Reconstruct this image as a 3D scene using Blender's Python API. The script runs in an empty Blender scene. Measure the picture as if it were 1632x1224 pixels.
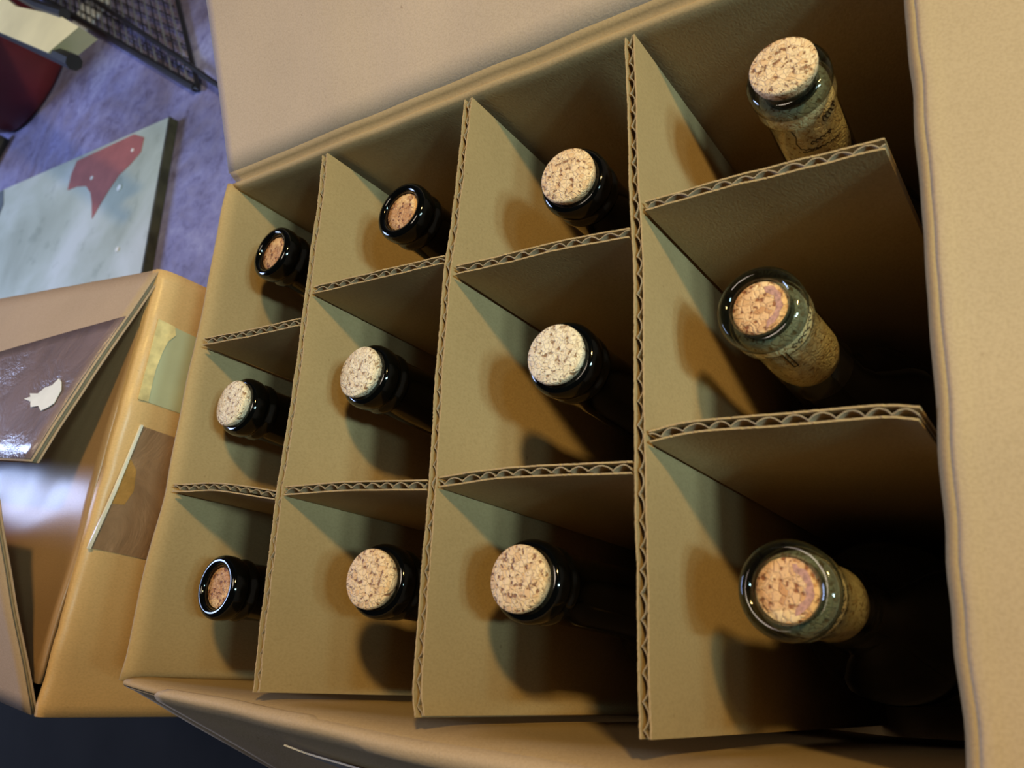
import bpy, bmesh, math, random
from mathutils import Vector, Matrix, noise
random.seed(7)
S = bpy.context.scene
COL = S.collection
R = math.radians

# ------------------------------------------------------------------ camera
cam_data = bpy.data.cameras.new('camera')
cam = bpy.data.objects.new('camera', cam_data)
COL.objects.link(cam)
cam_data.sensor_width = 36.0
cam_data.lens = 36.0 * 1345.3 / 1632.0
cam_data.clip_start = 0.01
cam.matrix_world = Matrix(((0.82543998, 0.14071118, 0.54667102, 0.37380486),
                           (0.05465325, 0.94396269, -0.32549573, 0.01375274),
                           (-0.56183793, 0.29855454, 0.77149422, 0.24075555),
                           (0, 0, 0, 1)))
cam_data.dof.use_dof = True
cam_data.dof.focus_distance = 0.38
cam_data.dof.aperture_fstop = 17
S.camera = cam

# ------------------------------------------------------------------ world, lamps, exposure
S.view_settings.view_transform = 'Standard'
S.view_settings.look = 'None'
S.view_settings.gamma = 1.0
S.view_settings.use_curve_mapping = False
S.view_settings.exposure = -0.90
world = bpy.data.worlds.new('room_air')
S.world = world
world.use_nodes = True
world.node_tree.nodes['Background'].inputs[0].default_value = (0.55, 0.55, 0.75, 1)
world.node_tree.nodes['Background'].inputs[1].default_value = 0.05

def area(name, target, direction, dist, size, size_y, colour, power):
    ld = bpy.data.lights.new(name, 'AREA')
    ld.shape = 'RECTANGLE'; ld.size = size; ld.size_y = size_y
    ld.color = colour; ld.energy = power
    o = bpy.data.objects.new(name, ld); COL.objects.link(o)
    d = Vector(direction).normalized()
    o.location = Vector(target) + d * dist
    o.rotation_euler = d.to_track_quat('Z', 'Y').to_euler()
    return o
area('warm_ceiling_lamp', (.17, .13, -.03), (1, .57, 1.38), 2.0, .13, .13, (1.0, .66, .22), 50)
# stacked spots as one cool side light; beam edge imitates an unseen blocker's shadow
for sl_, pw_ in ((.46, 90), (.64, 140), (.92, 30)):
    sd = bpy.data.lights.new('cool_side_light', 'SPOT')
    sd.color = (.60, .93, .95); sd.energy = pw_; sd.shadow_soft_size = .11
    sd.spot_size = R(34); sd.spot_blend = .10
    sl = bpy.data.objects.new('cool_side_light', sd); COL.objects.link(sl)
    sl.location = Vector((.17, .13, -.03)) + Vector((1, -.10, sl_)).normalized() * 2.3
    aim = Vector((.17, .022 + 2.3 * math.tan(R(17)) * .97, -.03))
    sl.rotation_euler = (sl.location - aim).to_track_quat('Z', 'Y').to_euler()
area('overhead_fill', (.17, .13, -.03), (-.12, .14, 1), 2.2, .5, .5, (1.0, .82, .64), 18)  # added fill from above to brighten flaps and cork tops, no real lamp
area('window_light', (-.16, .12, -.02), (-.89, .15, .45), 2.6, .75, .8, (.46, .60, 1.0), 84)

# ------------------------------------------------------------------ materials
def srgb(r, g, b):
    f = lambda c: (c / 255 / 12.92) if c / 255 <= .04045 else ((c / 255 + .055) / 1.055) ** 2.4
    return (f(r), f(g), f(b), 1)

class NT:
    def __init__(s, name):
        s.m = bpy.data.materials.new(name); s.m.use_nodes = True
        s.t = s.m.node_tree; s.b = s.t.nodes['Principled BSDF']
        s.co = s.t.nodes.new('ShaderNodeTexCoord')
    def n(s, kind, **kw):
        nd = s.t.nodes.new('ShaderNode' + kind)
        for k, v in kw.items():
            if k in nd.inputs.keys(): nd.inputs[k].default_value = v
            else: setattr(nd, k, v)
        return nd
    def l(s, a, ao, b, bi): s.t.links.new(a.outputs[ao], b.inputs[bi])
    def mapping(s, scale):
        mp = s.n('Mapping'); mp.inputs['Scale'].default_value = scale
        s.l(s.co, 'Object', mp, 'Vector'); return mp
    def ramp(s, src, out, stops, interp='LINEAR'):
        r = s.n('ValToRGB'); r.color_ramp.interpolation = interp
        el = r.color_ramp.elements
        while len(el) > 1: el.remove(el[-1])
        el[0].position = stops[0][0]; el[0].color = stops[0][1]
        for p, c in stops[1:]:
            e = el.new(p); e.color = c
        s.l(src, out, r, 'Fac'); return r
    def mix(s, a, ao, b, bo, fac, fo=None, mode='MIX'):
        m = s.n('MixRGB', blend_type=mode)
        if fo is None: m.inputs['Fac'].default_value = fac
        else: s.l(fac, fo, m, 'Fac')
        if ao is None: m.inputs['Color1'].default_value = a
        else: s.l(a, ao, m, 'Color1')
        if bo is None: m.inputs['Color2'].default_value = b
        else: s.l(b, bo, m, 'Color2')
        return m
    def bump(s, src, out, strength, dist=.001):
        b = s.n('Bump'); b.inputs['Strength'].default_value = strength
        b.inputs['Distance'].default_value = dist
        s.l(src, out, b, 'Height'); s.l(b, 'Normal', s.b, 'Normal'); return b

def cardboard(name, base, flute=(0, 0, 0), rough=.75, coat=0.0, crease=0.0):
    t = NT(name)
    n1 = t.n('TexNoise', Scale=9.0, Detail=4.0); t.l(t.co, 'Object', n1, 'Vector')
    mp = t.mapping((1, 1, .6))
    n2 = t.n('TexNoise', Scale=1100.0, Detail=3.0); t.l(mp, 'Vector', n2, 'Vector')
    r = [c * .90 for c in base[:3]] + [1]; q = [min(1, c * 1.07) for c in base[:3]] + [1]
    c1 = t.ramp(n1, 'Fac', [(.3, r), (.7, q)])
    c2 = t.ramp(n2, 'Fac', [(.3, (.86, .85, .82, 1)), (.6, (1, 1, 1, 1))])
    m = t.mix(c1, 'Color', c2, 'Color', .8, None, 'MULTIPLY')
    # dark fibre flecks
    v = t.n('TexNoise', Scale=260.0, Detail=1.0); t.l(t.co, 'Object', v, 'Vector')
    fl = t.ramp(v, 'Fac', [(.17, (.62, .56, .5, 1)), (.22, (1, 1, 1, 1))])
    m2 = t.mix(m, 'Color', fl, 'Color', .6, None, 'MULTIPLY')
    t.l(m2, 'Color', t.b, 'Base Color')
    t.b.inputs['Roughness'].default_value = rough
    t.b.inputs['Specular IOR Level'].default_value = .25
    h = n2; ho = 'Fac'
    if any(flute):
        w = t.n('TexWave', Scale=1.0, Distortion=.6); mw = t.mapping(flute)
        w.inputs['Detail Scale'].default_value = .5
        t.l(mw, 'Vector', w, 'Vector')
        mm = t.mix(n2, 'Fac', w, 'Color', .15); h = mm; ho = 'Color'
    t.bump(h, ho, .25, .0006)
    if coat:
        t.b.inputs['Coat Weight'].default_value = coat
        t.b.inputs['Coat Roughness'].default_value = .30
        nc = t.n('TexNoise', Scale=16.0, Detail=2.0); t.l(t.co, 'Object', nc, 'Vector')
        bc = t.n('Bump', Strength=.35, Distance=.004); t.l(nc, 'Fac', bc, 'Height'); t.l(bc, 'Normal', t.b, 'Coat Normal')
    return t.m

def plain(name, col, rough=.5, metal=0, coat=0, noise_amt=.15, scale=40, bump=0):
    t = NT(name)
    n1 = t.n('TexNoise', Scale=float(scale), Detail=5.0); t.l(t.co, 'Object', n1, 'Vector')
    a = [c * (1 - noise_amt) for c in col[:3]] + [1]; b = [min(1, c * (1 + noise_amt)) for c in col[:3]] + [1]
    r = t.ramp(n1, 'Fac', [(.3, a), (.7, b)])
    t.l(r, 'Color', t.b, 'Base Color')
    t.b.inputs['Roughness'].default_value = rough; t.b.inputs['Metallic'].default_value = metal
    t.b.inputs['Coat Weight'].default_value = coat
    if bump: t.bump(n1, 'Fac', bump, .002)
    return t.m

KRAFT = (.42, .30, .155, 1)
M_wall = cardboard('kraft_liner', KRAFT)
M_flapY = cardboard('kraft_flap_streaked', (.52, .40, .30, 1), flute=(70, 0, 0))
M_flapX = cardboard('kraft_flap_smooth', (.50, .38, .24, 1))
M_div = cardboard('kraft_divider', (.44, .315, .16, 1))
M_flute = cardboard('kraft_fluting', (.36, .28, .18, 1), rough=.9)
M_box2 = cardboard('old_carton_liner', (.66, .43, .20, 1), coat=.35, rough=.6)
M_tape = cardboard('taped_carton_top', (.36, .21, .10, 1), coat=.6, rough=.5)
M_flap2 = cardboard('old_carton_flap', (.46, .34, .25, 1), rough=.95)

def cork_mat(name, light, mid, dark, scale=480, stain=None):
    t = NT(name)
    # granules
    nz = t.n('TexNoise', Scale=420.0, Detail=2.0); t.l(t.co, 'Object', nz, 'Vector')
    add = t.n('VectorMath', operation='MULTIPLY_ADD'); t.l(nz, 'Color', add, 0)
    add.inputs[1].default_value = (.0022, .0022, .0022); t.l(t.co, 'Object', add, 2)
    v = t.n('TexVoronoi', Scale=float(scale)); t.l(add, 'Vector', v, 'Vector')
    e = t.n('TexVoronoi', Scale=float(scale), feature='DISTANCE_TO_EDGE'); t.l(add, 'Vector', e, 'Vector')
    sx = t.n('SeparateColor'); t.l(v, 'Color', sx, 'Color')
    c = t.ramp(sx, 0, [(0, mid), (.35, light), (.8, light), (1, mid)])
    ed = t.ramp(e, 'Distance', [(0, (.55, .55, .55, 1)), (.14, (1, 1, 1, 1))])
    n2 = t.n('TexNoise', Scale=260.0, Detail=3.0); t.l(t.co, 'Object', n2, 'Vector')
    msk = t.ramp(n2, 'Fac', [(.30, (0, 0, 0, 1)), (.55, (1, 1, 1, 1))])
    dk = t.mix(dark, None, (1, 1, 1, 1), None, ed, 'Color')
    edge = t.mix(dk, 'Color', (1, 1, 1, 1), None, msk, 'Color')
    m = t.mix(c, 'Color', edge, 'Color', .75, None, 'MULTIPLY')
    # pits
    n3 = t.n('TexNoise', Scale=520.0, Detail=2.0); t.l(t.co, 'Object', n3, 'Vector')
    pit = t.ramp(n3, 'Fac', [(.33, dark), (.43, (1, 1, 1, 1))])
    m2 = t.mix(m, 'Color', pit, 'Color', .9, None, 'MULTIPLY')
    last = m2
    if stain:
        n4 = t.n('TexNoise', Scale=90.0, Detail=1.0, Distortion=.8); t.l(t.co, 'Object', n4, 'Vector')
        st = t.ramp(n4, 'Fac', [(.47, (1, 1, 1, 1)), (.56, stain)])
        last = t.mix(m2, 'Color', st, 'Color', .85, None, 'MULTIPLY')
    t.l(last, 'Color', t.b, 'Base Color')
    t.b.inputs['Roughness'].default_value = .7
    mh = t.mix(ed, 'Color', pit, 'Color', 1.0, None, 'MULTIPLY')
    t.bump(mh, 'Color', .7, .0009)
    return t.m
CK = dict(
    pale=cork_mat('cork_pale', (.86, .74, .56, 1), (.76, .60, .42, 1), (.30, .17, .08, 1)),
    tan=cork_mat('cork_tan', (.84, .62, .38, 1), (.72, .46, .24, 1), (.24, .11, .05, 1)),
    orange=cork_mat('cork_orange', (.88, .58, .28, 1), (.70, .38, .14, 1), (.26, .10, .04, 1), scale=560, stain=(.62, .50, .52, 1)),
    stained=cork_mat('cork_wine_stained', (.95, .68, .38, 1), (.70, .40, .18, 1), (.34, .16, .08, 1), scale=380, stain=(.80, .66, .62, 1)),
)
M_corkside = cork_mat('cork_side_printed', (.95, .80, .50, 1), (.82, .62, .36, 1), (.45, .30, .16, 1), scale=420)
M_stain = plain('wine_stain_purple', (.50, .27, .22, 1), .7, noise_amt=.35, scale=700, bump=.4)
M_ink = plain('brown_cork_ink', (.05, .03, .02, 1), .7)

def dark_glass():
    t = NT('black_bottle_glass')
    t.b.inputs['Base Color'].default_value = (.0012, .0015, .0012, 1)
    t.b.inputs['Roughness'].default_value = .07
    t.b.inputs['IOR'].default_value = 1.52
    n = t.n('TexNoise', Scale=60.0); t.l(t.co, 'Object', n, 'Vector')
    t.bump(n, 'Fac', .06, .001)
    return t.m
M_glass = dark_glass()
def clear_glass(nm, tint):
    t = NT(nm)
    tr = t.n('BsdfTransparent'); tr.inputs[0].default_value = tint
    gl = t.n('BsdfGlossy'); gl.inputs['Roughness'].default_value = .04
    n = t.n('TexNoise', Scale=90.0); t.l(t.co, 'Object', n, 'Vector')
    b = t.n('Bump', Strength=.12, Distance=.001); t.l(n, 'Fac', b, 'Height'); t.l(b, 'Normal', gl, 'Normal')
    lw = t.n('LayerWeight', Blend=.5)
    pw = t.n('Math', operation='POWER'); t.l(lw, 'Facing', pw, 0); pw.inputs[1].default_value = 3.0
    ml = t.n('Math', operation='MULTIPLY_ADD'); t.l(pw, 'Value', ml, 0); ml.inputs[1].default_value = .75; ml.inputs[2].default_value = .05
    mx = t.n('MixShader'); t.l(ml, 'Value', mx, 'Fac'); t.l(tr, 'BSDF', mx, 1); t.l(gl, 'BSDF', mx, 2)
    t.l(mx, 'Shader', t.t.nodes['Material Output'], 'Surface')
    return t.m
M_clear = clear_glass('clear_neck_glass', (.86, .89, .84, 1))
M_lip = clear_glass('thick_lip_glass', (.36, .41, .40, 1))
M_wine = plain('dark_red_wine', (.010, .003, .003, 1), .2)

# ------------------------------------------------------------------ helpers
def link(name, me, mat=None, parent=None):
    o = bpy.data.objects.new(name, me); COL.objects.link(o)
    if mat: me.materials.append(mat)
    if parent: o.parent = parent
    return o
def from_data(name, v, f, mat=None, parent=None, smooth=False):
    me = bpy.data.meshes.new(name); me.from_pydata([tuple(a) for a in v], [], f)
    bm = bmesh.new(); bm.from_mesh(me); bmesh.ops.recalc_face_normals(bm, faces=bm.faces); bm.to_mesh(me); bm.free()
    if smooth:
        for p in me.polygons: p.use_smooth = True
    me.update()
    return link(name, me, mat, parent)
def tag(o, label, cat, group=None):
    o['label'] = label; o['category'] = cat
    if group: o['group'] = group
    return o
def thing(name, label, cat, loc=(0, 0, 0), group=None):
    o = bpy.data.objects.new(name, None); COL.objects.link(o); o.location = loc
    o.empty_display_size = .02
    return tag(o, label, cat, group)
def sheet(name, grid, thick, mat, parent, smooth=True, offset=-1.0, closed=False):
    """grid[i][j] of points -> bent board of real thickness"""
    ni, nj = len(grid), len(grid[0])
    v = [p for row in grid for p in row]
    f = [(i * nj + j, (i + 1) * nj + j, (i + 1) * nj + j + 1, i * nj + j + 1) for i in range(ni - 1) for j in range(nj - 1)]
    me = bpy.data.meshes.new(name); me.from_pydata([tuple(p) for p in v], [], f); me.update()
    o = link(name, me, mat, parent)
    if smooth:
        for p in me.polygons: p.use_smooth = True
    s = o.modifiers.new('board', 'SOLIDIFY'); s.thickness = thick; s.offset = offset; s.use_even_offset = False
    return o
def bx(name, c, d, mat, parent=None, bevel=0.0, rotz=0):
    bm = bmesh.new(); bmesh.ops.create_cube(bm, size=1)
    bmesh.ops.scale(bm, vec=d, verts=bm.verts)
    if bevel: bmesh.ops.bevel(bm, geom=bm.edges[:], offset=bevel, segments=2, affect='EDGES')
    bmesh.ops.rotate(bm, verts=bm.verts, cent=(0, 0, 0), matrix=Matrix.Rotation(rotz, 3, 'Z'))
    bmesh.ops.translate(bm, verts=bm.verts, vec=c)
    me = bpy.data.meshes.new(name); bm.to_mesh(me); bm.free()
    return link(name, me, mat, parent)
def tube(name, pts, r, mat, parent=None, sides=8):
    v, f = [], []
    pts = [Vector(p) for p in pts]
    for i, p in enumerate(pts):
        t = (pts[min(i + 1, len(pts) - 1)] - pts[max(i - 1, 0)]).normalized()
        a = t.orthogonal().normalized() if i == 0 else (a - t * a.dot(t)).normalized()
        b = t.cross(a)
        for k in range(sides):
            an = 2 * math.pi * k / sides
            v.append(p + a * math.cos(an) * r + b * math.sin(an) * r)
    for i in range(len(pts) - 1):
        for k in range(sides):
            f.append((i * sides + k, i * sides + (k + 1) % sides, (i + 1) * sides + (k + 1) % sides, (i + 1) * sides + k))
    f.append(tuple(range(sides))); f.append(tuple((len(pts) - 1) * sides + k for k in range(sides)))
    return from_data(name, v, f, mat, parent, smooth=False)
def prism(name, poly, z0, z1, mat, parent=None):
    n = len(poly)
    v = [(x, y, z0) for x, y in poly] + [(x, y, z1) for x, y in poly]
    f = [tuple(range(n))[::-1], tuple(range(n, 2 * n))] + [(i, (i + 1) % n, n + (i + 1) % n, n + i) for i in range(n)]
    return from_data(name, v, f, mat, parent)
def lathe(name, prof, mat, parent, seg=64, close_top=False, close_bottom=False, wob=0):
    v, f = [], []
    for r, z in prof:
        for k in range(seg):
            a = 2 * math.pi * k / seg
            rr = r * (1 + (wob * (noise.noise(Vector((math.cos(a) * 2, math.sin(a) * 2, z * 90))) if wob else 0)))
            v.append((rr * math.cos(a), rr * math.sin(a), z))
    n = len(prof)
    for i in range(n - 1):
        for k in range(seg):
            f.append((i * seg + k, i * seg + (k + 1) % seg, (i + 1) * seg + (k + 1) % seg, (i + 1) * seg + k))
    if close_top: f.append(tuple(range(seg)))
    if close_bottom: f.append(tuple((n - 1) * seg + k for k in range(seg)))
    return from_data(name, v, f, mat, parent, smooth=True)
def lerp_table(tab, t):
    if t <= tab[0][0]: return tab[0][1]
    for (a, va), (b, vb) in zip(tab, tab[1:]):
        if t <= b: return va + (vb - va) * (t - a) / (b - a)
    return tab[-1][1]
def catmull(pts, step):
    P = [Vector((x, y)) for x, y in pts]
    P = [P[0] * 2 - P[1]] + P + [P[-1] * 2 - P[-2]]
    dense = []
    for i in range(1, len(P) - 2):
        a, b, c, d = P[i - 1:i + 3]
        for k in range(12):
            t = k / 12
            dense.append(.5 * ((2 * b) + (c - a) * t + (2 * a - 5 * b + 4 * c - d) * t * t + (3 * b - a - 3 * c + d) * t ** 3))
    dense.append(P[-2])
    out = [dense[0]]; acc = 0
    for a, b in zip(dense, dense[1:]):
        L = (b - a).length
        while acc + L >= step:
            a = a + (b - a) * ((step - acc) / L); L = (b - a).length; acc = 0
            out.append(a)
        acc += L
    return out

Z_FLOOR = -.318
BASE = -.312
# ------------------------------------------------------------------ setting: floor
def floor_tone():
    t = NT('marbled_violet_floor')
    n1 = t.n('TexNoise', Scale=5.0, Detail=6.0, Roughness=.65, Distortion=.6); t.l(t.co, 'Object', n1, 'Vector')
    c = t.ramp(n1, 'Fac', [(.25, srgb(112, 98, 104)), (.42, srgb(128, 122, 150)), (.55, srgb(146, 146, 188)), (.72, srgb(182, 186, 220))])
    n2 = t.n('TexNoise', Scale=46.0, Detail=6.0, Roughness=.8, Distortion=.4); t.l(t.co, 'Object', n2, 'Vector')
    c2 = t.ramp(n2, 'Fac', [(.34, (.46, .42, .50, 1)), (.48, (.80, .80, .90, 1)), (.62, (1.0, 1.0, 1.0, 1))])
    m = t.mix(c, 'Color', c2, 'Color', .95, None, 'MULTIPLY')
    t.l(m, 'Color', t.b, 'Base Color'); t.b.inputs['Roughness'].default_value = .55
    t.bump(n2, 'Fac', .15, .002)
    return t.m
fl = from_data('floor', [(-3.2, -1.6, Z_FLOOR), (2.2, -1.6, Z_FLOOR), (2.2, 3.0, Z_FLOOR), (-3.2, 3.0, Z_FLOOR),
                         (-3.2, -1.6, Z_FLOOR - .04), (2.2, -1.6, Z_FLOOR - .04), (2.2, 3.0, Z_FLOOR - .04), (-3.2, 3.0, Z_FLOOR - .04)],
               [(0, 1, 2, 3), (4, 5, 6, 7), (0, 1, 5, 4), (1, 2, 6, 5), (2, 3, 7, 6), (3, 0, 4, 7)], floor_tone())
fl['kind'] = 'structure'

M_plaster = plain('grey_plaster', (.34, .33, .34, 1), .9, noise_amt=.06, scale=3)
for nm, c, d in (('wall_left', (-3.25, .7, .95), (.1, 4.7, 2.54)), ('wall_back', (-.5, 3.05, .95), (5.4, .1, 2.54))):
    w_ = bx(nm, c, d, M_plaster); w_['kind'] = 'structure'

# ------------------------------------------------------------------ the wine carton
box = thing('wine_carton', 'open brown corrugated carton holding twelve corked wine bottles, flaps folded out', 'box', (.17, .13, Z_FLOOR))
box_off = Vector((.17, .13, Z_FLOOR))
def wob(p, a=.0006, s=14): return a * noise.noise(Vector(p) * s)
def G(v): return Vector(v) - box_off

# inner wall lines (position of the wall's inner face at the rim)
LX = [(-.012, -.0100), (.0041, -.0082), (.0101, -.0066), (.0405, -.0050), (.0903, .0000), (.1325, .0006), (.1645, .0016), (.2236, .0028), (.262, .0040)]
BY = [(-.0095, .0036), (.03, .0018), (.087, -.0012), (.17, -.0048), (.26, -.0075), (.345, -.0050)]
TY = [(.0, .2615), (.08, .2600), (.17, .2585), (.278, .2572), (.35, .2570)]
RX = [(-.006, .3393), (.046, .3401), (.097, .3420), (.177, .3446), (.224, .3461), (.26, .3475)]
def wallgrid(sts, fn, prof):
    g = []
    for s in sts:
        p, out = fn(s)
        g.append([G(Vector((p[0] + out[0] * o, p[1] + out[1] * o, z)) + Vector((out[0], out[1], 0)) * wob((p[0], p[1], z), .0008, 22) + Vector((0, 0, wob((p[0] + 3, p[1], 0), .0010, 30) if z > -.03 else 0)))
                  for o, z in (prof(s) if callable(prof) else prof)])
    return g
def rng(a, b, n): return [a + (b - a) * i / n for i in range(n + 1)]
def arm(o0, z0, ang, L, n=10, sag=0.0):
    return [(o0 + math.cos(R(ang)) * L * k / n, z0 + math.sin(R(ang)) * L * k / n + sag * (k / n) ** 2) for k in range(n + 1)]

# back wall (away from the viewer) and its raised flap
pw = [(0, BASE), (0, -.2), (0, -.1), (0, -.05), (0, -.02), (0, -.010), (0, -.0075), (.0008, -.0045), (.0022, -.0026), (.0040, -.0036), (.0048, -.0058), (.0062, -.0056), (.0074, -.0030), (.0092, -.0004)]
fnb = lambda x: ((x, lerp_table(TY, x)), (0, 1))
T_ = .0036
sheet('wall_panel', wallgrid(rng(.0008, .3500, 60), fnb, pw), T_, M_wall, box, offset=-1.0)
def flap_back(s):
    return arm(.0092, -.0004, 19, .15, 12, .004)
o = sheet('flap', wallgrid(rng(.0, .350, 60), fnb, flap_back), T_, M_flapY, box, offset=-1.0)
o['label'] = 'back flap standing half open'
# left wall and its flap folded right down outside
pl = [(0, BASE), (0, -.2), (0, -.1), (0, -.04), (0, -.012), (0, -.0085), (.0003, -.0055), (.0014, -.0022), (.0030, -.0006), (.0046, -.0012), (.0058, -.0036)]
fnl = lambda y: ((lerp_table(LX, y), y), (-1, 0))
sheet('wall_panel', wallgrid(rng(.0015, .2645, 50), fnl, pl), .0034, M_wall, box, offset=-1.0)
pfl = [(.0058, -.0036), (.0066, -.008), (.0076, -.02), (.009, -.06), (.010, -.12)]
o = sheet('flap', wallgrid(rng(.0085, .2585, 50), fnl, pfl), .0034, M_flapX, box, offset=-1.0)
o['label'] = 'left flap folded down flat outside'
# right wall and flap lying outwards
pr_ = [(0, BASE), (0, -.2), (0, -.1), (0, -.04), (0, -.014), (.0003, -.007), (.0009, -.0030), (.0022, -.0006), (.0042, .0004)]
fnr = lambda y: ((lerp_table(RX, y) + .0007 * noise.noise(Vector((y * 60, 0, 0))), y), (1, 0))
sheet('wall_panel', wallgrid(rng(-.005, .2575, 70), fnr, pr_), T_, M_wall, box, offset=1.0)
def flap_right(s):
    c = .0006 * noise.noise(Vector((s * 120, 5, 0)))
    return [(.0042, .0004), (.0058, .0008 + c), (.0078, .0005), (.0095, .0001)] + arm(.0115, -.0002, -5, .17, 12, -.004)[0:]
o = sheet('flap', wallgrid(rng(-.006, .258, 70), fnr, flap_right), T_, M_flapX, box, offset=1.0)
o['label'] = 'right flap lying flat outwards'
# front wall with the fold bulging out, flap hanging down
def pf(s):
    k = lerp_table([(-.0095, .55), (.05, .8), (.12, 1.0), (.2, 1.35), (.345, 1.7)], s)
    return [(0, BASE), (0, -.2), (0, -.1), (0, -.04), (0, -.02 * k), (.0008 * k, -.009 * k), (.0024 * k, -.0040 * k), (.0046 * k, -.0015 * k), (.0066 * k, -.0014 * k), (.0084 * k, -.0036 * k)]
fnf = lambda x: ((x, lerp_table(BY, x)), (0, -1))
sheet('wall_panel', wallgrid(rng(-.0085, .346, 60), fnf, pf), .0034, M_wall, box, offset=1.0)
def ff(s):
    o0, z0 = pf(s)[-1]
    return [(o0, z0), (o0 + .0010, z0 - .0026)] + arm(o0 + .0018, z0 - .005, -67, .13, 10)
o = sheet('flap', wallgrid(rng(-.0085, .341, 60), fnf, ff), .0040, M_flapX, box, offset=1.0)
o['label'] = 'front flap hanging down'
# second ply of the front flap, starting further in with a rounded corner
g = []
for i in range(61):
    s = i / 60
    row = []
    for j in range(17):
        w = j / 16
        x0 = lerp_table([(0, .032), (.1, .0235), (.2, .0205), (.35, .016), (1, .010)], w)
        x = x0 + (.340 - x0) * s
        prf = pf(x)[5:] + ff(x)[1:]
        idx = w * (len(prf) - 1.001); a = int(idx); fr = idx - a
        o_ = prf[a][0] * (1 - fr) + prf[a + 1][0] * fr; z_ = prf[a][1] * (1 - fr) + prf[a + 1][1] * fr
        p, out = fnf(x)
        nrm = Vector((0, -.55, .83)) if z_ < -.004 else Vector((0, -.1, 1))
        q = Vector((x, p[1] - o_, z_)) + nrm * .0022
        row.append(G(q + Vector((0, -wob((x, p[1], z_), .0008, 22), wob((x + 3, p[1], 0), .0010, 30)))))
    g.append(row)
sheet('flap_liner', g, .0009, M_flapX, box, offset=1.0)
bx('base_panel', (-.0005, -.0005, .003), (.358, .278, .006), M_wall, box)
# torn paper patch on the back flap and a smear of old tape on the front flap
def on_back(x, L):
    y = lerp_table(TY, x)
    return G((x, y + .0092 + math.cos(R(19)) * L, math.sin(R(19)) * L + .0008 + .004 * (L / .15) ** 2))
cs = [(.0435, .125), (.0475, .1065), (.0500, .1100), (.0530, .1090), (.0560, .1120), (.0600, .1135), (.0625, .130)]
v = [on_back(a, b) for a, b in cs]; v2 = [p + Vector((0, 0, .0007)) for p in v]; n = len(v)
o = from_data('torn_paper', v + v2, [tuple(range(n)), tuple(range(n, 2 * n))] + [(i, (i + 1) % n, n + (i + 1) % n, n + i) for i in range(n)],
          plain('torn_kraft_paper', (.62, .44, .24, 1), .8), box)
M_film = plain('old_clear_tape', (.50, .50, .54, 1), .25, coat=.6)
def on_front(x, L):
    o0, z0 = pf(x)[-1]; y = lerp_table(BY, x)
    return G((x, y - o0 - .0018 - math.cos(R(-67)) * L - .0030, z0 - .005 + math.sin(R(-67)) * L + .0024))
cs = [(.090, .0100), (.098, .0150), (.110, .0170), (.140, .0200), (.150, .040), (.105, .040), (.112, .0260), (.101, .0200)]
v = [on_front(a, b) for a, b in cs]; v2 = [p + Vector((0, -.0006, .0004)) for p in v]; n = len(v)
from_data('tape_scrap', v + v2, [tuple(range(n)), tuple(range(n, 2 * n))] + [(i, (i + 1) % n, n + (i + 1) % n, n + i) for i in range(n)], M_film, box)

# ------------------------------------------------------------------ corrugated dividers
def corrugated(parent, path, ztop=0.0, zbot=-.3105, thick=.0041, off=Vector((0, 0, 0)), pitch=.0078, ztilt=0.0):
    P = catmull(path, pitch / 10)
    n = len(P); N = []
    for i in range(n):
        t = (P[min(i + 1, n - 1)] - P[max(i - 1, 0)]).normalized(); N.append(Vector((-t.y, t.x)))
    seed = random.random() * 50
    def zt(i, k): return ztop + .0005 * noise.noise(Vector((i * .08, seed, k))) + .00035 * noise.noise(Vector((i * .9, seed, k + 7)))
    def strip(offs, th, name, mat, k, jit=0.0):
        v, f = [], []
        for i in range(n):
            o_ = offs(i)
            bulge = .0002 * noise.noise(Vector((i * .025, seed + 3, k)))
            for sd in (-1, 1):
                q = P[i] + N[i] * (o_ + bulge + sd * th / 2)
                v.append(Vector((q.x, q.y, zt(i, k) - jit)) - off)
                v.append(Vector((q.x, q.y, -.05)) - off)
                v.append(Vector((q.x, q.y, zbot)) - off)
        for i in range(n - 1):
            a, b = i * 6, i * 6 + 6
            f += [(a, b, b + 1, a + 1), (a + 1, b + 1, b + 2, a + 2), (a + 3, a + 4, b + 4, b + 3), (a + 4, a + 5, b + 5, b + 4), (a, a + 3, b + 3, b), (a + 2, b + 2, b + 5, a + 5)]
        for a in (0, (n - 1) * 6): f += [(a, a + 1, a + 4, a + 3), (a + 1, a + 2, a + 5, a + 4)]
        return from_data(name, v, f, mat, parent)
    h = thick / 2
    strip(lambda i: h - .0003, .0006, 'liner', M_div, 1)
    strip(lambda i: -h + .0003, .0006, 'liner', M_div, 2)
    amp = h - .0010
    def fl_(i):
        ph = (i / 10 + seed + .22 * noise.noise(Vector((i * .05, seed, 9)))) % 1.0
        # cycloid-like arch: broad on one liner, pinched on the other
        return amp * (1 + .12 * noise.noise(Vector((i * .07, seed, 4)))) * (2 * abs(math.sin(math.pi * ph)) ** .75 - 1)
    strip(fl_, .00042, 'fluted_core', M_flute, 3, .0003)
def divider(label, paths, base, grp=None):
    t = thing('carton_divider', label, 'divider', base)
    for p in paths: corrugated(t, p, off=Vector(base))
    return t
ZB = -.3105
D1 = [(0.0795, 0.2565), (0.0815, 0.2278), (0.0815, 0.2059), (0.0826, 0.1618), (0.0833, 0.1368), (0.0832, 0.1072), (0.0828, 0.0846), (0.0837, 0.0522), (0.0847, 0.0267), (0.0863, 0.0012)]
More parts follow.
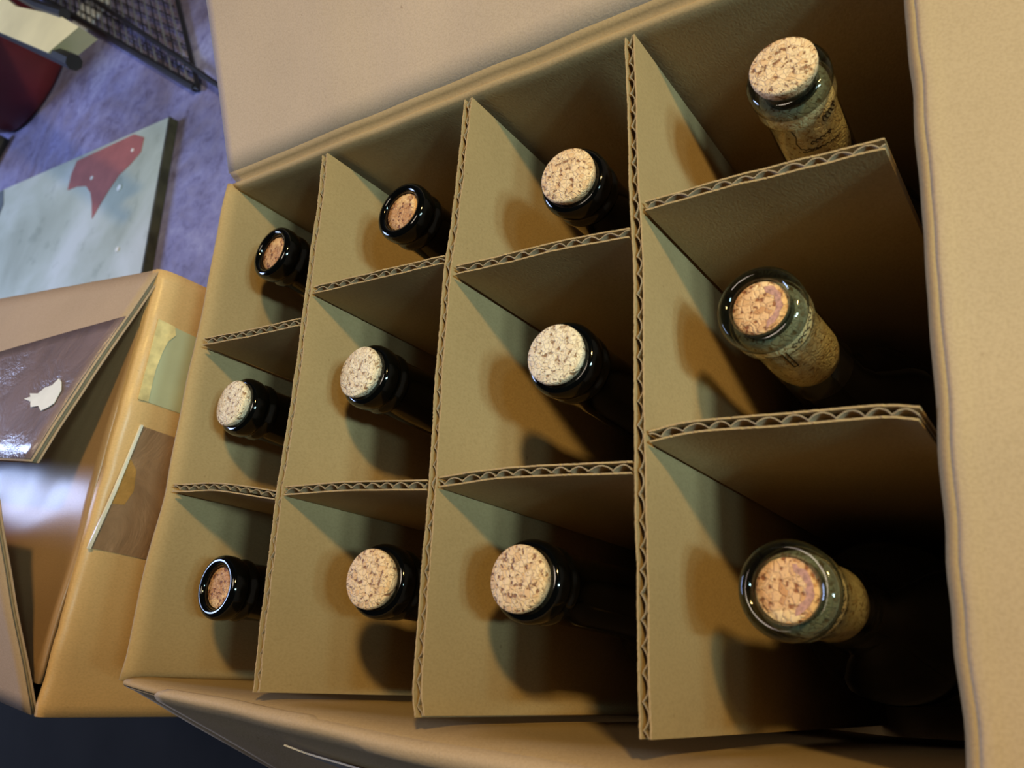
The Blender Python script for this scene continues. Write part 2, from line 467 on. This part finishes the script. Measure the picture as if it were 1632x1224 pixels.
D2 = [(0.1705, 0.2547), (0.1700, 0.2332), (0.1690, 0.1951), (0.1672, 0.1718), (0.1673, 0.1509), (0.1677, 0.1238), (0.1685, 0.099), (0.1692, 0.0759), (0.1694, 0.0448), (0.1703, 0.009), (0.1722, -0.0017)]
D3 = [(0.2499, 0.2532), (0.2512, 0.2251), (0.2520, 0.204), (0.2526, 0.1844), (0.2538, 0.1651), (0.2547, 0.1451), (0.2549, 0.1103), (0.2555, 0.0843), (0.2558, 0.0678), (0.2565, 0.0486), (0.2568, 0.0302), (0.2573, 0.0127), (0.2578, -0.0018)]
divider('long cardboard divider nearest the left wall of the open carton', [D1], (.083, .13, ZB))
divider('long cardboard divider through the middle of the open carton', [D2], (.169, .13, ZB))
divider('long cardboard divider nearest the right wall, beside the clear bottles', [D3], (.2545, .13, ZB))
C2 = [[(0.0062, 0.1680), (0.0240, 0.1668), (0.0442, 0.1658), (0.0800, 0.1646)],
      [(0.0858, 0.1797), (0.1060, 0.1789), (0.1262, 0.1781), (0.1650, 0.1763)],
      [(0.1712, 0.1697), (0.1949, 0.1688), (0.2238, 0.1681), (0.2508, 0.1659)],
      [(0.2569, 0.1749), (0.2854, 0.1750), (0.3067, 0.1743), (0.3377, 0.1731)]]
C1 = [[(0.0036, 0.0913), (0.0162, 0.0903), (0.0402, 0.0889), (0.0805, 0.0823)],
      [(0.0858, 0.0838), (0.1050, 0.0835), (0.1226, 0.083), (0.1664, 0.0803)],
      [(0.1722, 0.0808), (0.1955, 0.0818), (0.2145, 0.0814), (0.2530, 0.0794)],
      [(0.2587, 0.0890), (0.2729, 0.0905), (0.3024, 0.0895), (0.3285, 0.0885), (0.3392, 0.0866)]]
divider('cross divider between the back and middle rows of bottles', C2, (.17, .172, ZB))
divider('cross divider between the middle and front rows of bottles', C1, (.17, .086, ZB))

# ------------------------------------------------------------------ bottles
H = .296
def neck_profile():
    return [(.0098, -.055), (.0098, -.004), (.0099, -.0015), (.0106, -.0004), (.0120, 0), (.0134, -.0003), (.0144, -.0012), (.0149, -.0026), (.0150, -.0045),
            (.0149, -.0068), (.0144, -.0082), (.0137, -.0092), (.0135, -.0100), (.0137, -.0108), (.0143, -.0116), (.0145, -.0130), (.0144, -.0142), (.0137, -.0153), (.0132, -.0165),
            (.0132, -.03), (.0135, -.05), (.0142, -.075), (.0158, -.088), (.0200, -.100), (.0265, -.111), (.0310, -.121), (.0328, -.133), (.0332, -.16), (.0332, -.286), (.031, -.2945), (.027, -.296), (.0, -.2935)]
def bottle(label, lip, base_xy, kind, cork, rise, zlip, group, az=None, marks=None):
    top = Vector((lip[0], lip[1], zlip)); base = Vector((base_xy[0], base_xy[1], zlip - H))
    t = thing('wine_bottle', label, 'bottle', base, group)
    d = (top - base).normalized()
    t.rotation_euler = Vector((0, 0, 1)).rotation_difference(d).to_euler()
    if kind == 'dark':
        pr = [(r, z + H) for r, z in neck_profile()]
        lathe('glass', pr, M_glass, t, 72)
    else:
        pr = [(r, z + H) for r, z in neck_profile()[:23]]
        k = pr[-1]
        lathe('lip', [(.0099, H - .0092)] + pr[1:12], M_lip, t, 72)
        lathe('neck_glass', pr[11:21] + [(.0136, H - .062)], M_clear, t, 72)
        lathe('wine_filled_body', [(.0, H - .055), (.0128, H - .055), (.0137, H - .062)] + [(r, z + H) for r, z in neck_profile()[21:]], M_glass, t, 64)
    rt = .0118 if rise > 0 else .0097
    ck = CK[cork]
    zt = H + rise
    if rise > 0:
        prof = [(0, zt + .0001), (rt * .5, zt), (rt - .0005, zt - .0001), (rt, zt - .0006), (rt + .0001, zt - .002), (.0112, H + .0002), (.0098, H - .002), (.0097, H - .03)]
    else:
        prof = [(0, zt), (rt * .6, zt), (rt - .0004, zt - .0001), (rt, zt - .0008), (rt, H - .03)]
    c = lathe('cork', prof, ck, t, 72, wob=.006 if rise > 0 else 0)
    c.rotation_euler.z = random.random() * 6
    if cork == 'stained':
        sv, sf = [], []
        for i in range(19):
            a = R(-75) + R(150) * i / 18
            ri = .0056 + .0007 * noise.noise(Vector((i * .5, lip[1] * 90, 0))); ro = .0078 + .0009 * noise.noise(Vector((i * .6, 5, lip[1] * 70)))
            if i in (0, 18): ri = ro - .0003
            for rr in (ri, ro):
                for dz in (.0, .00012): sv.append((rr * math.cos(a), rr * math.sin(a), zt + dz))
        for i in range(18):
            q = i * 4; w_ = q + 4
            sf += [(q + 1, q + 3, w_ + 3, w_ + 1), (q + 2, q, w_, w_ + 2), (q, q + 1, w_ + 1, w_), (q + 3, q + 2, w_ + 2, w_ + 3)]
        so = from_data('wine_stain', sv, sf, M_stain, t); so['label'] = 'purple wine stain on the cork'
    if kind == 'clear':
        rs = .0126
        lathe('cork_shank', [(.0099, H - .0075), (.0118, H - .0088), (rs, H - .0105), (rs, H - .046), (.0118, H - .0505), (.0, H - .0508)], M_corkside, t, 64)
        # ink printed round the cork, seen through the neck
        def ink(pts, w=.00035):
            v, f = [], []
            for i, (a, z) in enumerate(pts):
                a0, z0 = pts[max(i - 1, 0)]; a1, z1 = pts[min(i + 1, len(pts) - 1)]
                tx, tz = (a1 - a0) * rs, z1 - z0; L = math.hypot(tx, tz) or 1; nx, nz = -tz / L * w / 2, tx / L * w / 2
                for sgn in (-1, 1):
                    for rr in (rs - .0002, rs + .00018):
                        aa = a + sgn * nx / rs; zz = z + sgn * nz
                        v.append((rr * math.cos(aa), rr * math.sin(aa), H + zz))
            for i in range(len(pts) - 1):
                q = i * 4; w_ = q + 4
                f += [(q + 1, q + 3, w_ + 3, w_ + 1), (q, q + 1, w_ + 1, w_), (q + 3, q + 2, w_ + 2, w_ + 3)]
            return v, f
        for mk in marks(az):
            v, f = ink(*mk)
            from_data('cork_print', v, f, M_ink, t)
    return t

def arc(a0, a1, z, n=24, wav=0, zz=0): return [(a0 + (a1 - a0) * i / n, z + zz * i / n + wav * math.sin(i * 1.9)) for i in range(n + 1)]
def scribble(a0, a1, z, h, k):
    out = []
    for i in range(k):
        a = a0 + (a1 - a0) * (i + .5) / k; w = (a1 - a0) / k * .34
        out.append(([(a + w * math.cos(q) * (1 + .3 * math.sin(i * 7 + 2 * q)), z + h * math.sin(q + .5 * math.sin(i * 3))) for q in [j * math.pi / 5 for j in range(9)]], .00038))
    return out
def marks_frame(az):     # outline of a badge with worn handwriting
    L = [(arc(az - .5, az + .75, -.029, wav=.0004, zz=-.004), .0004), ([(az - .5, -.029), (az - .58, -.025), (az - .50, -.021), (az - .56, -.017)], .0004), (arc(az - .5, az + .05, -.031, wav=.0005), .0004)]
    return L + scribble(az + .35, az + 1.0, -.018, .0016, 5) + scribble(az - .2, az + .5, -.0265, .0008, 5)
def marks_rule(az):
    L = [([(az - .42, -.015), (az - .42, -.028)], .0004), ([(az - .30, -.015), (az - .30, -.028)], .0004), ([(az - .42, -.028), (az - .30, -.028)], .0004),
         (arc(az - .9, az - .45, -.0165, wav=.0004), .0004), (arc(az - .2, az + 1.4, -.0175), .0003)]
    return L + scribble(az - .1, az + 1.35, -.0143, .0010, 7)
def marks_seal(az):
    L = [(arc(az - 1.0, az + 1.3, -.0195), .0003), (arc(az - .9, az + 1.2, -.0120), .0003)]
    return L + scribble(az - .9, az + 1.15, -.0158, .0013, 8)

cx = [.0430, .1262, .2115, .2985]; cy = [.0435, .129, .214]
def basefor(i, j, lip):
    X, Y = cx[i], cy[j]
    return (X - max(-.005, min(.005, (lip[0] - X) * .6)), Y - max(-.004, min(.004, (lip[1] - Y) * .6)))
rows = ['front', 'middle', 'back']
colsn = ['first column from the left', 'second column from the left', 'third column from the left', 'rightmost column']
specs = [
    (0, 2, (.0322, .2196), 'dark', 'orange', -.0028, 'dark wine bottle with a small sunken orange cork, back row, leftmost column'),
    (0, 1, (.0255, .1346), 'dark', 'pale', .0040, 'dark wine bottle with a pale cork standing proud, middle row, leftmost column'),
    (0, 0, (.0327, .0449), 'dark', 'orange', -.0028, 'dark wine bottle with a sunken crumbly orange cork and blue-lit lip, front left corner'),
    (1, 2, (.1243, .2179), 'dark', 'orange', -.0022, 'dark wine bottle with a sunken grey-centred cork, back row, second column from the left'),
    (1, 1, (.1130, .1374), 'dark', 'pale', .0040, 'dark wine bottle with a pale proud cork, middle row, second column from the left'),
    (1, 0, (.1338, .0466), 'dark', 'tan', .0045, 'dark wine bottle with a tan proud cork, front row, second column from the left'),
    (2, 2, (.2183, .2046), 'dark', 'tan', .0045, 'dark wine bottle with a tan proud cork, back row, third column from the left'),
    (2, 1, (.2161, .1278), 'dark', 'pale', .0042, 'dark wine bottle with a pale speckled proud cork, middle row, third column from the left'),
    (2, 0, (.2052, .0456), 'dark', 'tan', .0048, 'dark wine bottle with a large speckled tan cork, front row, third column'),
    (3, 2, (.3058, .2205), 'clear', 'tan', .0050, 'clear-necked wine bottle with a proud cork, back right corner of the carton'),
    (3, 1, (.2920, .1335), 'clear', 'stained', -.0022, 'clear-necked wine bottle with a sunken stained cork, middle row, rightmost column'),
    (3, 0, (.2965, .0418), 'clear', 'stained', -.0022, 'clear-necked wine bottle with a sunken cork marked by a purple ring, front right corner'),
]
mk = {2: (R(-72), marks_frame), 1: (R(-56), marks_rule), 0: (R(-20), marks_seal)}
for i, j, lip, kind, cork, rise, label in specs:
    az, m = mk[j]
    bottle(label, lip, basefor(i, j, lip), kind, cork, rise, -.0115, 'corked wine bottles in the open carton', az, m)

# ------------------------------------------------------------------ second carton, to the left
O2 = Vector((-.112, -.022, Z_FLOOR)); u = Vector((-.9926, .1212, 0)); v2d = Vector((.1212, .9926, 0))
HT = .298                                       # height of its rim above the floor
b2 = thing('taped_carton', 'shorter taped brown carton with torn labels, standing left of the open carton', 'box', O2)
def P2(a, b, z): return u * a + v2d * b + Vector((0, 0, z))      # a = away from the wine carton, b = along, z above floor
LEN, WID = .264, .345
def g2(fn, A, B): return [[fn(a, b) for b in B] for a in A]
# right-hand wall with a rounded, crushed top edge
prof = [(0, .002), (0, .1), (0, .2), (0, .26), (0, .285), (.0008, .2925), (.0028, .2962), (.0050, .2975), (.0062, .2968), (.0074, .2974), (.0095, .2962)]
gr = []
for k in range(41):
    b = LEN * k / 40
    sc = .55 + .9 * b / LEN
    gr.append([P2(a * sc + .0010 * noise.noise(Vector((b * 50, z * 9, 2))), b, z + (.0012 * noise.noise(Vector((b * 70, 1, 0))) if z > .28 else 0)) for a, z in prof])
sheet('wall_panel', gr, .0034, M_box2, b2, offset=-1)
sheet('wall_panel', [[P2(WID, LEN * k / 10, z) for z in (0.002, .15, .296)] for k in range(11)], .0034, M_box2, b2, offset=1)
sheet('wall_panel', [[P2(.0040 + (WID - .004) * k / 20, .0002, z) for z in (0.002, .15, .290, .294)] for k in range(21)], .0034, M_box2, b2, offset=1)
sheet('wall_panel', [[P2(.0040 + (WID - .004) * k / 20, LEN - .0002, z) for z in (0.002, .15, .290, .294)] for k in range(21)], .0034, M_box2, b2, offset=-1)
bx('base_panel', P2(WID / 2, LEN / 2, .003), (WID, LEN, .006), M_box2, b2, rotz=math.atan2(.1212, .9926))
b2.children[-1].rotation_euler.z = 0
# closed, taped top flaps (two, meeting along the middle)
def topf(a0, a1, seedv):
    g = []
    for k in range(25):
        a = a0 + (a1 - a0) * k / 24
        g.append([P2(a, .016 + (LEN - .026) * m / 24, .2945 + .0016 * noise.noise(Vector((a * 18, m * .25, seedv))) + .0010 * math.sin(m * .5 + a * 60)) for m in range(25)])
    return g
sheet('top_flap', topf(.0088, .165, 1), .003, M_tape, b2, offset=-1)
sheet('top_flap', topf(.168, WID, 4), .003, M_tape, b2, offset=-1)
# raised end flaps
def endflap(b0, sgn, ang, L, a0, a1, skew):
    g = []
    for k in range(31):
        s = k / 30
        row = []
        for m in range(13):
            w = m / 12
            a = a0 + skew * w + (a1 - a0) * s
            row.append(P2(a, b0 + sgn * math.cos(R(ang)) * L * w, .2965 + math.sin(R(ang)) * L * w + .0022 * math.sin(w * 3.1 + s * 4) * w + .0006 * noise.noise(Vector((a * 40, w * 5, 3)))))
        g.append(row)
    return g
def ply_flap(b0, sgn, ang, L, a0, a1, skew, name, label, bottommat):
    g = endflap(b0, sgn, ang, L, a0, a1, skew)
    o = sheet(name, g, .0008, M_flap2, b2, offset=0); o['label'] = label
    nrm = Vector((0, 0, 1))
    inset = lambda gg, dz, da: [[p + Vector((0, 0, dz)) + u * (da if i == 0 else 0) for p in row] for i, row in enumerate(gg)]
    sheet('fluted_core', inset(g, -.0018, .0015), .0020, M_flute, o, offset=0)
    sheet('liner', inset(g, -.0034, 0), .0007, bottommat, o, offset=0)
    return o, g
of, gb = ply_flap(LEN, -1, 17, .138, .006, WID - .004, .0, 'end_flap', 'raised back flap covered with wrinkled clear tape', M_flap2)
fo, gf = ply_flap(.0, 1, 24, .120, .008, WID - .004, .010, 'end_flap', 'raised front flap of pale card', M_flap2)
# band of clear tape over the raised back flap
def tape_mat(name, col, rough=.22):
    t = NT(name)
    n1 = t.n('TexNoise', Scale=22.0, Detail=6.0, Roughness=.7, Distortion=1.2); t.l(t.co, 'Object', n1, 'Vector')
    r = t.ramp(n1, 'Fac', [(.35, [c * .72 for c in col[:3]] + [1]), (.6, col)])
    t.l(r, 'Color', t.b, 'Base Color'); t.b.inputs['Roughness'].default_value = rough
    t.b.inputs['Coat Weight'].default_value = .8; t.b.inputs['Coat Roughness'].default_value = .28
    bb_ = t.bump(n1, 'Fac', .5, .004); t.l(bb_, 'Normal', t.b, 'Coat Normal')
    return t.m
M_band = tape_mat('wrinkled_clear_tape', (.25, .18, .20, 1))
tb = [[P2(.0075 + (WID - .02) * k / 30, LEN - math.cos(R(17)) * .138 * w, .2975 + math.sin(R(17)) * .138 * w + .0022 * math.sin(w * 3.1 + k / 30 * 4) * w) for w in [((.27 + .16 * min(1, k / 16)) * (1 - m / 10) + .99 * m / 10) for m in range(11)]] for k in range(31)]
sheet('tape_band', tb, .0003, M_band, of, offset=0)
def onflap(a, w): return P2(a, LEN - math.cos(R(17)) * .138 * w, .2984 + math.sin(R(17)) * .138 * w + .0022 * math.sin(w * 3.1 + a / WID * 4) * w)
cs = [(.019, .73), (.021, .66), (.027, .62), (.033, .60), (.036, .635), (.043, .645), (.047, .675), (.058, .672), (.054, .69), (.061, .70), (.050, .715), (.045, .745), (.036, .74), (.029, .765), (.023, .75)]
v = [onflap(a, w) for a, w in cs]; w2 = [p + Vector((0, 0, .0004)) for p in v]; n = len(v)
from_data('paper_scrap', v + w2, [tuple(range(n)), tuple(range(n, 2 * n))] + [(i, (i + 1) % n, n + (i + 1) % n, n + i) for i in range(n)], plain('white_paper', (.80, .80, .78, 1), .7), of)
# labels on its right-hand wall: coordinates (along, height above floor)
def side_patch(name, poly, t0, t1, mat, label=None, curl=None):
    n = len(poly)
    hz = .318 - .020
    v = [P2(-t0, b, z) for b, z in poly] + [P2(-t1 - (curl[i] if curl else 0), b, z) for i, (b, z) in enumerate(poly)]
    o = from_data(name, v, [tuple(range(n)), tuple(range(n, 2 * n))] + [(i, (i + 1) % n, n + (i + 1) % n, n + i) for i in range(n)], mat, b2)
    if label: o['label'] = label
    return o
Z = lambda z: z - Z_FLOOR
side_patch('paper_label', [(.2316, Z(-.0256)), (.2290, Z(-.075)), (.1800, Z(-.075)), (.1814, Z(-.0266))], .0002, .0007, plain('pale_green_paper', (.50, .52, .34, 1), .75, noise_amt=.08), 'pale green paper label')
side_patch('label_backing', [(.2322, Z(-.0250)), (.2313, Z(-.0369)), (.2262, Z(-.0390)), (.2210, Z(-.0352)), (.2139, Z(-.0335)), (.2020, Z(-.0322)), (.1900, Z(-.0326)), (.1814, Z(-.0331)), (.1812, Z(-.0262))], .0007, .0013,
           plain('torn_yellowed_paper', (.78, .62, .30, 1), .7, noise_amt=.3, scale=120), 'torn yellowed strip along the label')
side_patch('tape_patch', [(.1664, Z(-.0325)), (.1640, Z(-.085)), (.0890, Z(-.085)), (.0918, Z(-.0211))], .0002, .0006, tape_mat('brown_side_tape', (.36, .22, .13, 1), .35), 'clear tape darkening the carton wall')
side_patch('tape_residue', [(.1480, Z(-.0300)), (.1400, Z(-.0375)), (.1280, Z(-.0395)), (.1190, Z(-.0360)), (.1180, Z(-.0275)), (.1500, Z(-.0300))], .0006, .0009, tape_mat('orange_side_tape', (.52, .28, .08, 1), .35), 'orange glue stain')
side_patch('tape_edge', [(.1668, Z(-.0322)), (.1668, Z(-.0338)), (.1250, Z(-.0285)), (.0912, Z(-.0228)), (.0912, Z(-.0208)), (.1250, Z(-.0265))], .0006, .0018, plain('white_tape_edge', (.85, .82, .74, 1), .3), 'folded white edge of the tape')

# ------------------------------------------------------------------ painted board on the floor
ZT = Z_FLOOR + .021
def board_mat():
    t = NT('pale_painted_board')
    n1 = t.n('TexNoise', Scale=6.0, Detail=5.0, Distortion=.5); t.l(t.co, 'Object', n1, 'Vector')
    c = t.ramp(n1, 'Fac', [(.3, srgb(150, 160, 146)), (.5, srgb(178, 190, 180)), (.7, srgb(204, 214, 214))])
    n2 = t.n('TexNoise', Scale=34.0, Detail=4.0); t.l(t.co, 'Object', n2, 'Vector')
    c2 = t.ramp(n2, 'Fac', [(.30, (.72, .74, .72, 1)), (.40, (1, 1, 1, 1))])
    m = t.mix(c, 'Color', c2, 'Color', .7, None, 'MULTIPLY')
    t.l(m, 'Color', t.b, 'Base Color'); t.b.inputs['Roughness'].default_value = .5
    return t.m
bo = thing('painted_board', 'pale grey-green painted board lying flat on the violet floor behind the cartons', 'board', (-1.1, .6, Z_FLOOR))
off = Vector((-1.1, .6))
def loc2(poly): return [(x - off.x, y - off.y) for x, y in poly]
prism('panel', loc2([(-.644, .744), (-1.137, .776), (-2.084, .839), (-1.9, .200), (-.600, .150)]), .001, .014, board_mat(), bo)
prism('dark_edge_strip', loc2([(-.6435, .7445), (-.6395, .7440), (-.5985, .150), (-.6025, .150)]), .001, .0145, plain('dark_board_edge', (.045, .045, .03, 1), .8, noise_amt=.5), bo)
rp = prism('red_paint_patch', loc2([(-.889, .752), (-.729, .7455), (-.698, .729), (-.698, .704), (-.72, .69), (-.745, .68), (-.765, .66), (-.782, .638), (-.794, .620), (-.806, .650), (-.818, .672), (-.838, .690), (-.867, .698), (-.895, .700), (-.896, .73)]), .014, .0146, plain('dull_red_paint', srgb(158, 92, 86), .6, noise_amt=.12), bo)
prism('grey_paint_patch', loc2([(-1.137, .775), (-1.12, .74), (-1.14, .66), (-1.22, .62), (-1.3, .78)]), .014, .0146, plain('slate_paint', srgb(84, 96, 104), .6), bo)
for k, (x, y, r) in enumerate([(-.735, .655, .0055), (-.825, .700, .0035), (-.722, .715, .0030), (-.700, .545, .004)]):
    prism('paint_drop', loc2([(x + r * math.cos(a), y + r * math.sin(a)) for a in [i * math.pi / 4 for i in range(8)]]), .0145, .0155, plain('white_paint_drop%d' % k, (.85, .87, .85, 1), .4), bo)

shade_sheet = bx('floor_tone', (0, 0, .003), (2.2, .75, .006), plain('floor_shade_black', (.006, .006, .006, 1), 1.0, noise_amt=.6, scale=9), None, .001)  # near-black sheet added where the floor lies in shade, not a real mat
shade_sheet.location = (-.60, -.405, Z_FLOOR)
tag(shade_sheet, 'near-black sheet added as floor shade in front of the two cartons', 'mat')

# ------------------------------------------------------------------ wire basket
M_wire = plain('black_wire', (.012, .012, .014, 1), .4)
wb = thing('wire_basket', 'black wire basket on the floor beside the raised carton flap', 'basket', (-.594, .777, Z_FLOOR))
B0 = Vector((0, 0, .006)); eA = Vector((-1.169 + .594, 1.207 - .777, 0)).normalized(); eB = Vector((-.712 + .594, .998 - .777, 0)).normalized()
def BP(a, b, z): return B0 + eA * a + eB * b + Vector((0, 0, z))
LA, LB, HB = .95, .55, .085
tube('frame_rail', [BP(0.012, 0, 0), BP(LA, 0, 0)], .0062, M_wire, wb)
tube('frame_rail', [BP(.012, 0, 0), BP(.002, .002, 0), BP(0, .012, 0), BP(0, LB, 0)], .0040, M_wire, wb)
tube('frame_rail', [BP(LA, 0, 0), BP(LA, LB, 0)], .005, M_wire, wb)
tube('frame_rail', [BP(0, LB, 0), BP(LA, LB, 0)], .005, M_wire, wb)
tube('rim_rail', [(.095, -.050, .012), (.037, -.003, .012), (-.048, .067, .016), (-.418, .368, .016), (-.70, .60, .016)], .0040, M_wire, wb)
M_grey = plain('grey_wire', (.16, .17, .18, 1), .35)
for k in range(1, 30):
    a = LA * k / 30
    tube('cross_wire', [BP(a, 0, .003), BP(a, LB, .003)], .0014, M_grey if k % 2 else M_wire, wb, 6)
for k in range(1, 15):
    b = LB * k / 15
    tube('cross_wire', [BP(.10 * b, b, 0), BP(LA, b, 0)], .0014, M_wire, wb, 6)

# ------------------------------------------------------------------ red bucket
bk = thing('red_bucket', 'dull red plastic bucket with a dark rim standing under the cream bench', 'bucket', (-1.185, 1.045, Z_FLOOR))
M_red = plain('dull_red_plastic', srgb(88, 22, 30), .5, noise_amt=.3, scale=14)
lathe('body', [(0, .002), (.118, .002), (.124, .010), (.126, .03), (.140, .15), (.146, .172), (.143, .172), (.136, .15), (.120, .012), (0, .008)], M_red, bk, 48)
rim = lathe('rim', [(.146, .172), (.152, .176), (.153, .186), (.148, .192), (.143, .186), (.143, .172), (.146, .172)], plain('black_rim', (.015, .012, .012, 1), .5), bk, 48)
lv, lf = [], []
for i in range(9):
    a = R(-128) + R(34) * i / 8
    for z in (.055, .120):
        r = .1268 + (z - .03) / .12 * .014 + .0012
        lv += [(r * math.cos(a), r * math.sin(a), z), ((r + .0006) * math.cos(a), (r + .0006) * math.sin(a), z)]
for i in range(8):
    q = i * 4; w = q + 4
    lf += [(q + 1, w + 1, w + 3, q + 3), (q, w, w + 2, q + 2), (q, w, w + 1, q + 1), (q + 2, w + 2, w + 3, q + 3)]
from_data('label', lv, lf, plain('grubby_label', srgb(120, 100, 92), .6, noise_amt=.4, scale=60), bk)

# ------------------------------------------------------------------ cream board with black rails (low bench) top left
ct = thing('cream_bench', 'cream bench top with black side rails at the upper left corner', 'bench', (-.75, .80, Z_FLOOR))
cc = Vector((-.75, .80, 0))
ZBN = .212
prism('top_panel', [(x - cc.x, y - cc.y) for x, y in [(-.455, .648), (-.515, .640), (-.700, .757), (-1.36, 1.18), (-1.30, 1.28), (-.650, .770), (-.512, .690)]], ZBN, ZBN + .022, plain('cream_paint', srgb(226, 216, 170), .6, noise_amt=.12, scale=12), ct)
tube('side_rail', [(-.468 - cc.x, .614 - cc.y, ZBN + .012), (-1.37 - cc.x, 1.197 - cc.y, ZBN + .012)], .009, M_wire, ct)
tube('side_rail', [(-.505 - cc.x, .690 - cc.y, ZBN + .02), (-.585 - cc.x, .741 - cc.y, ZBN + .02), (-1.32 - cc.x, 1.277 - cc.y, ZBN + .02)], .0065, M_wire, ct)
for x, y in ((-1.235, 1.225), (-1.34, 1.16)):
    bx('leg', (x - cc.x, y - cc.y, ZBN / 2), (.018, .018, ZBN - .002), M_wire, ct, .002)
wp = prism('white_paper', [(-.02, .055), (.055, .055), (.085, .010), (.015, -.035), (-.085, -.055)], 0, .004, plain('bluish_white_paper', (.62, .66, .74, 1), .7), None)
wp.location = (-1.035, 1.105, Z_FLOOR)
tag(wp, 'pale sheet of paper on the floor at the end of the cream bench', 'paper')
st = tube('wooden_stick', [(0, 0, .012), (-.040, -.06, .012), (-.09, -.12, .012)], .011, plain('dark_stick', (.03, .03, .028, 1), .7), None)
st.location = (-1.215, .915, Z_FLOOR)
tag(st, 'dark stick lying on the floor beside the red bucket', 'stick')
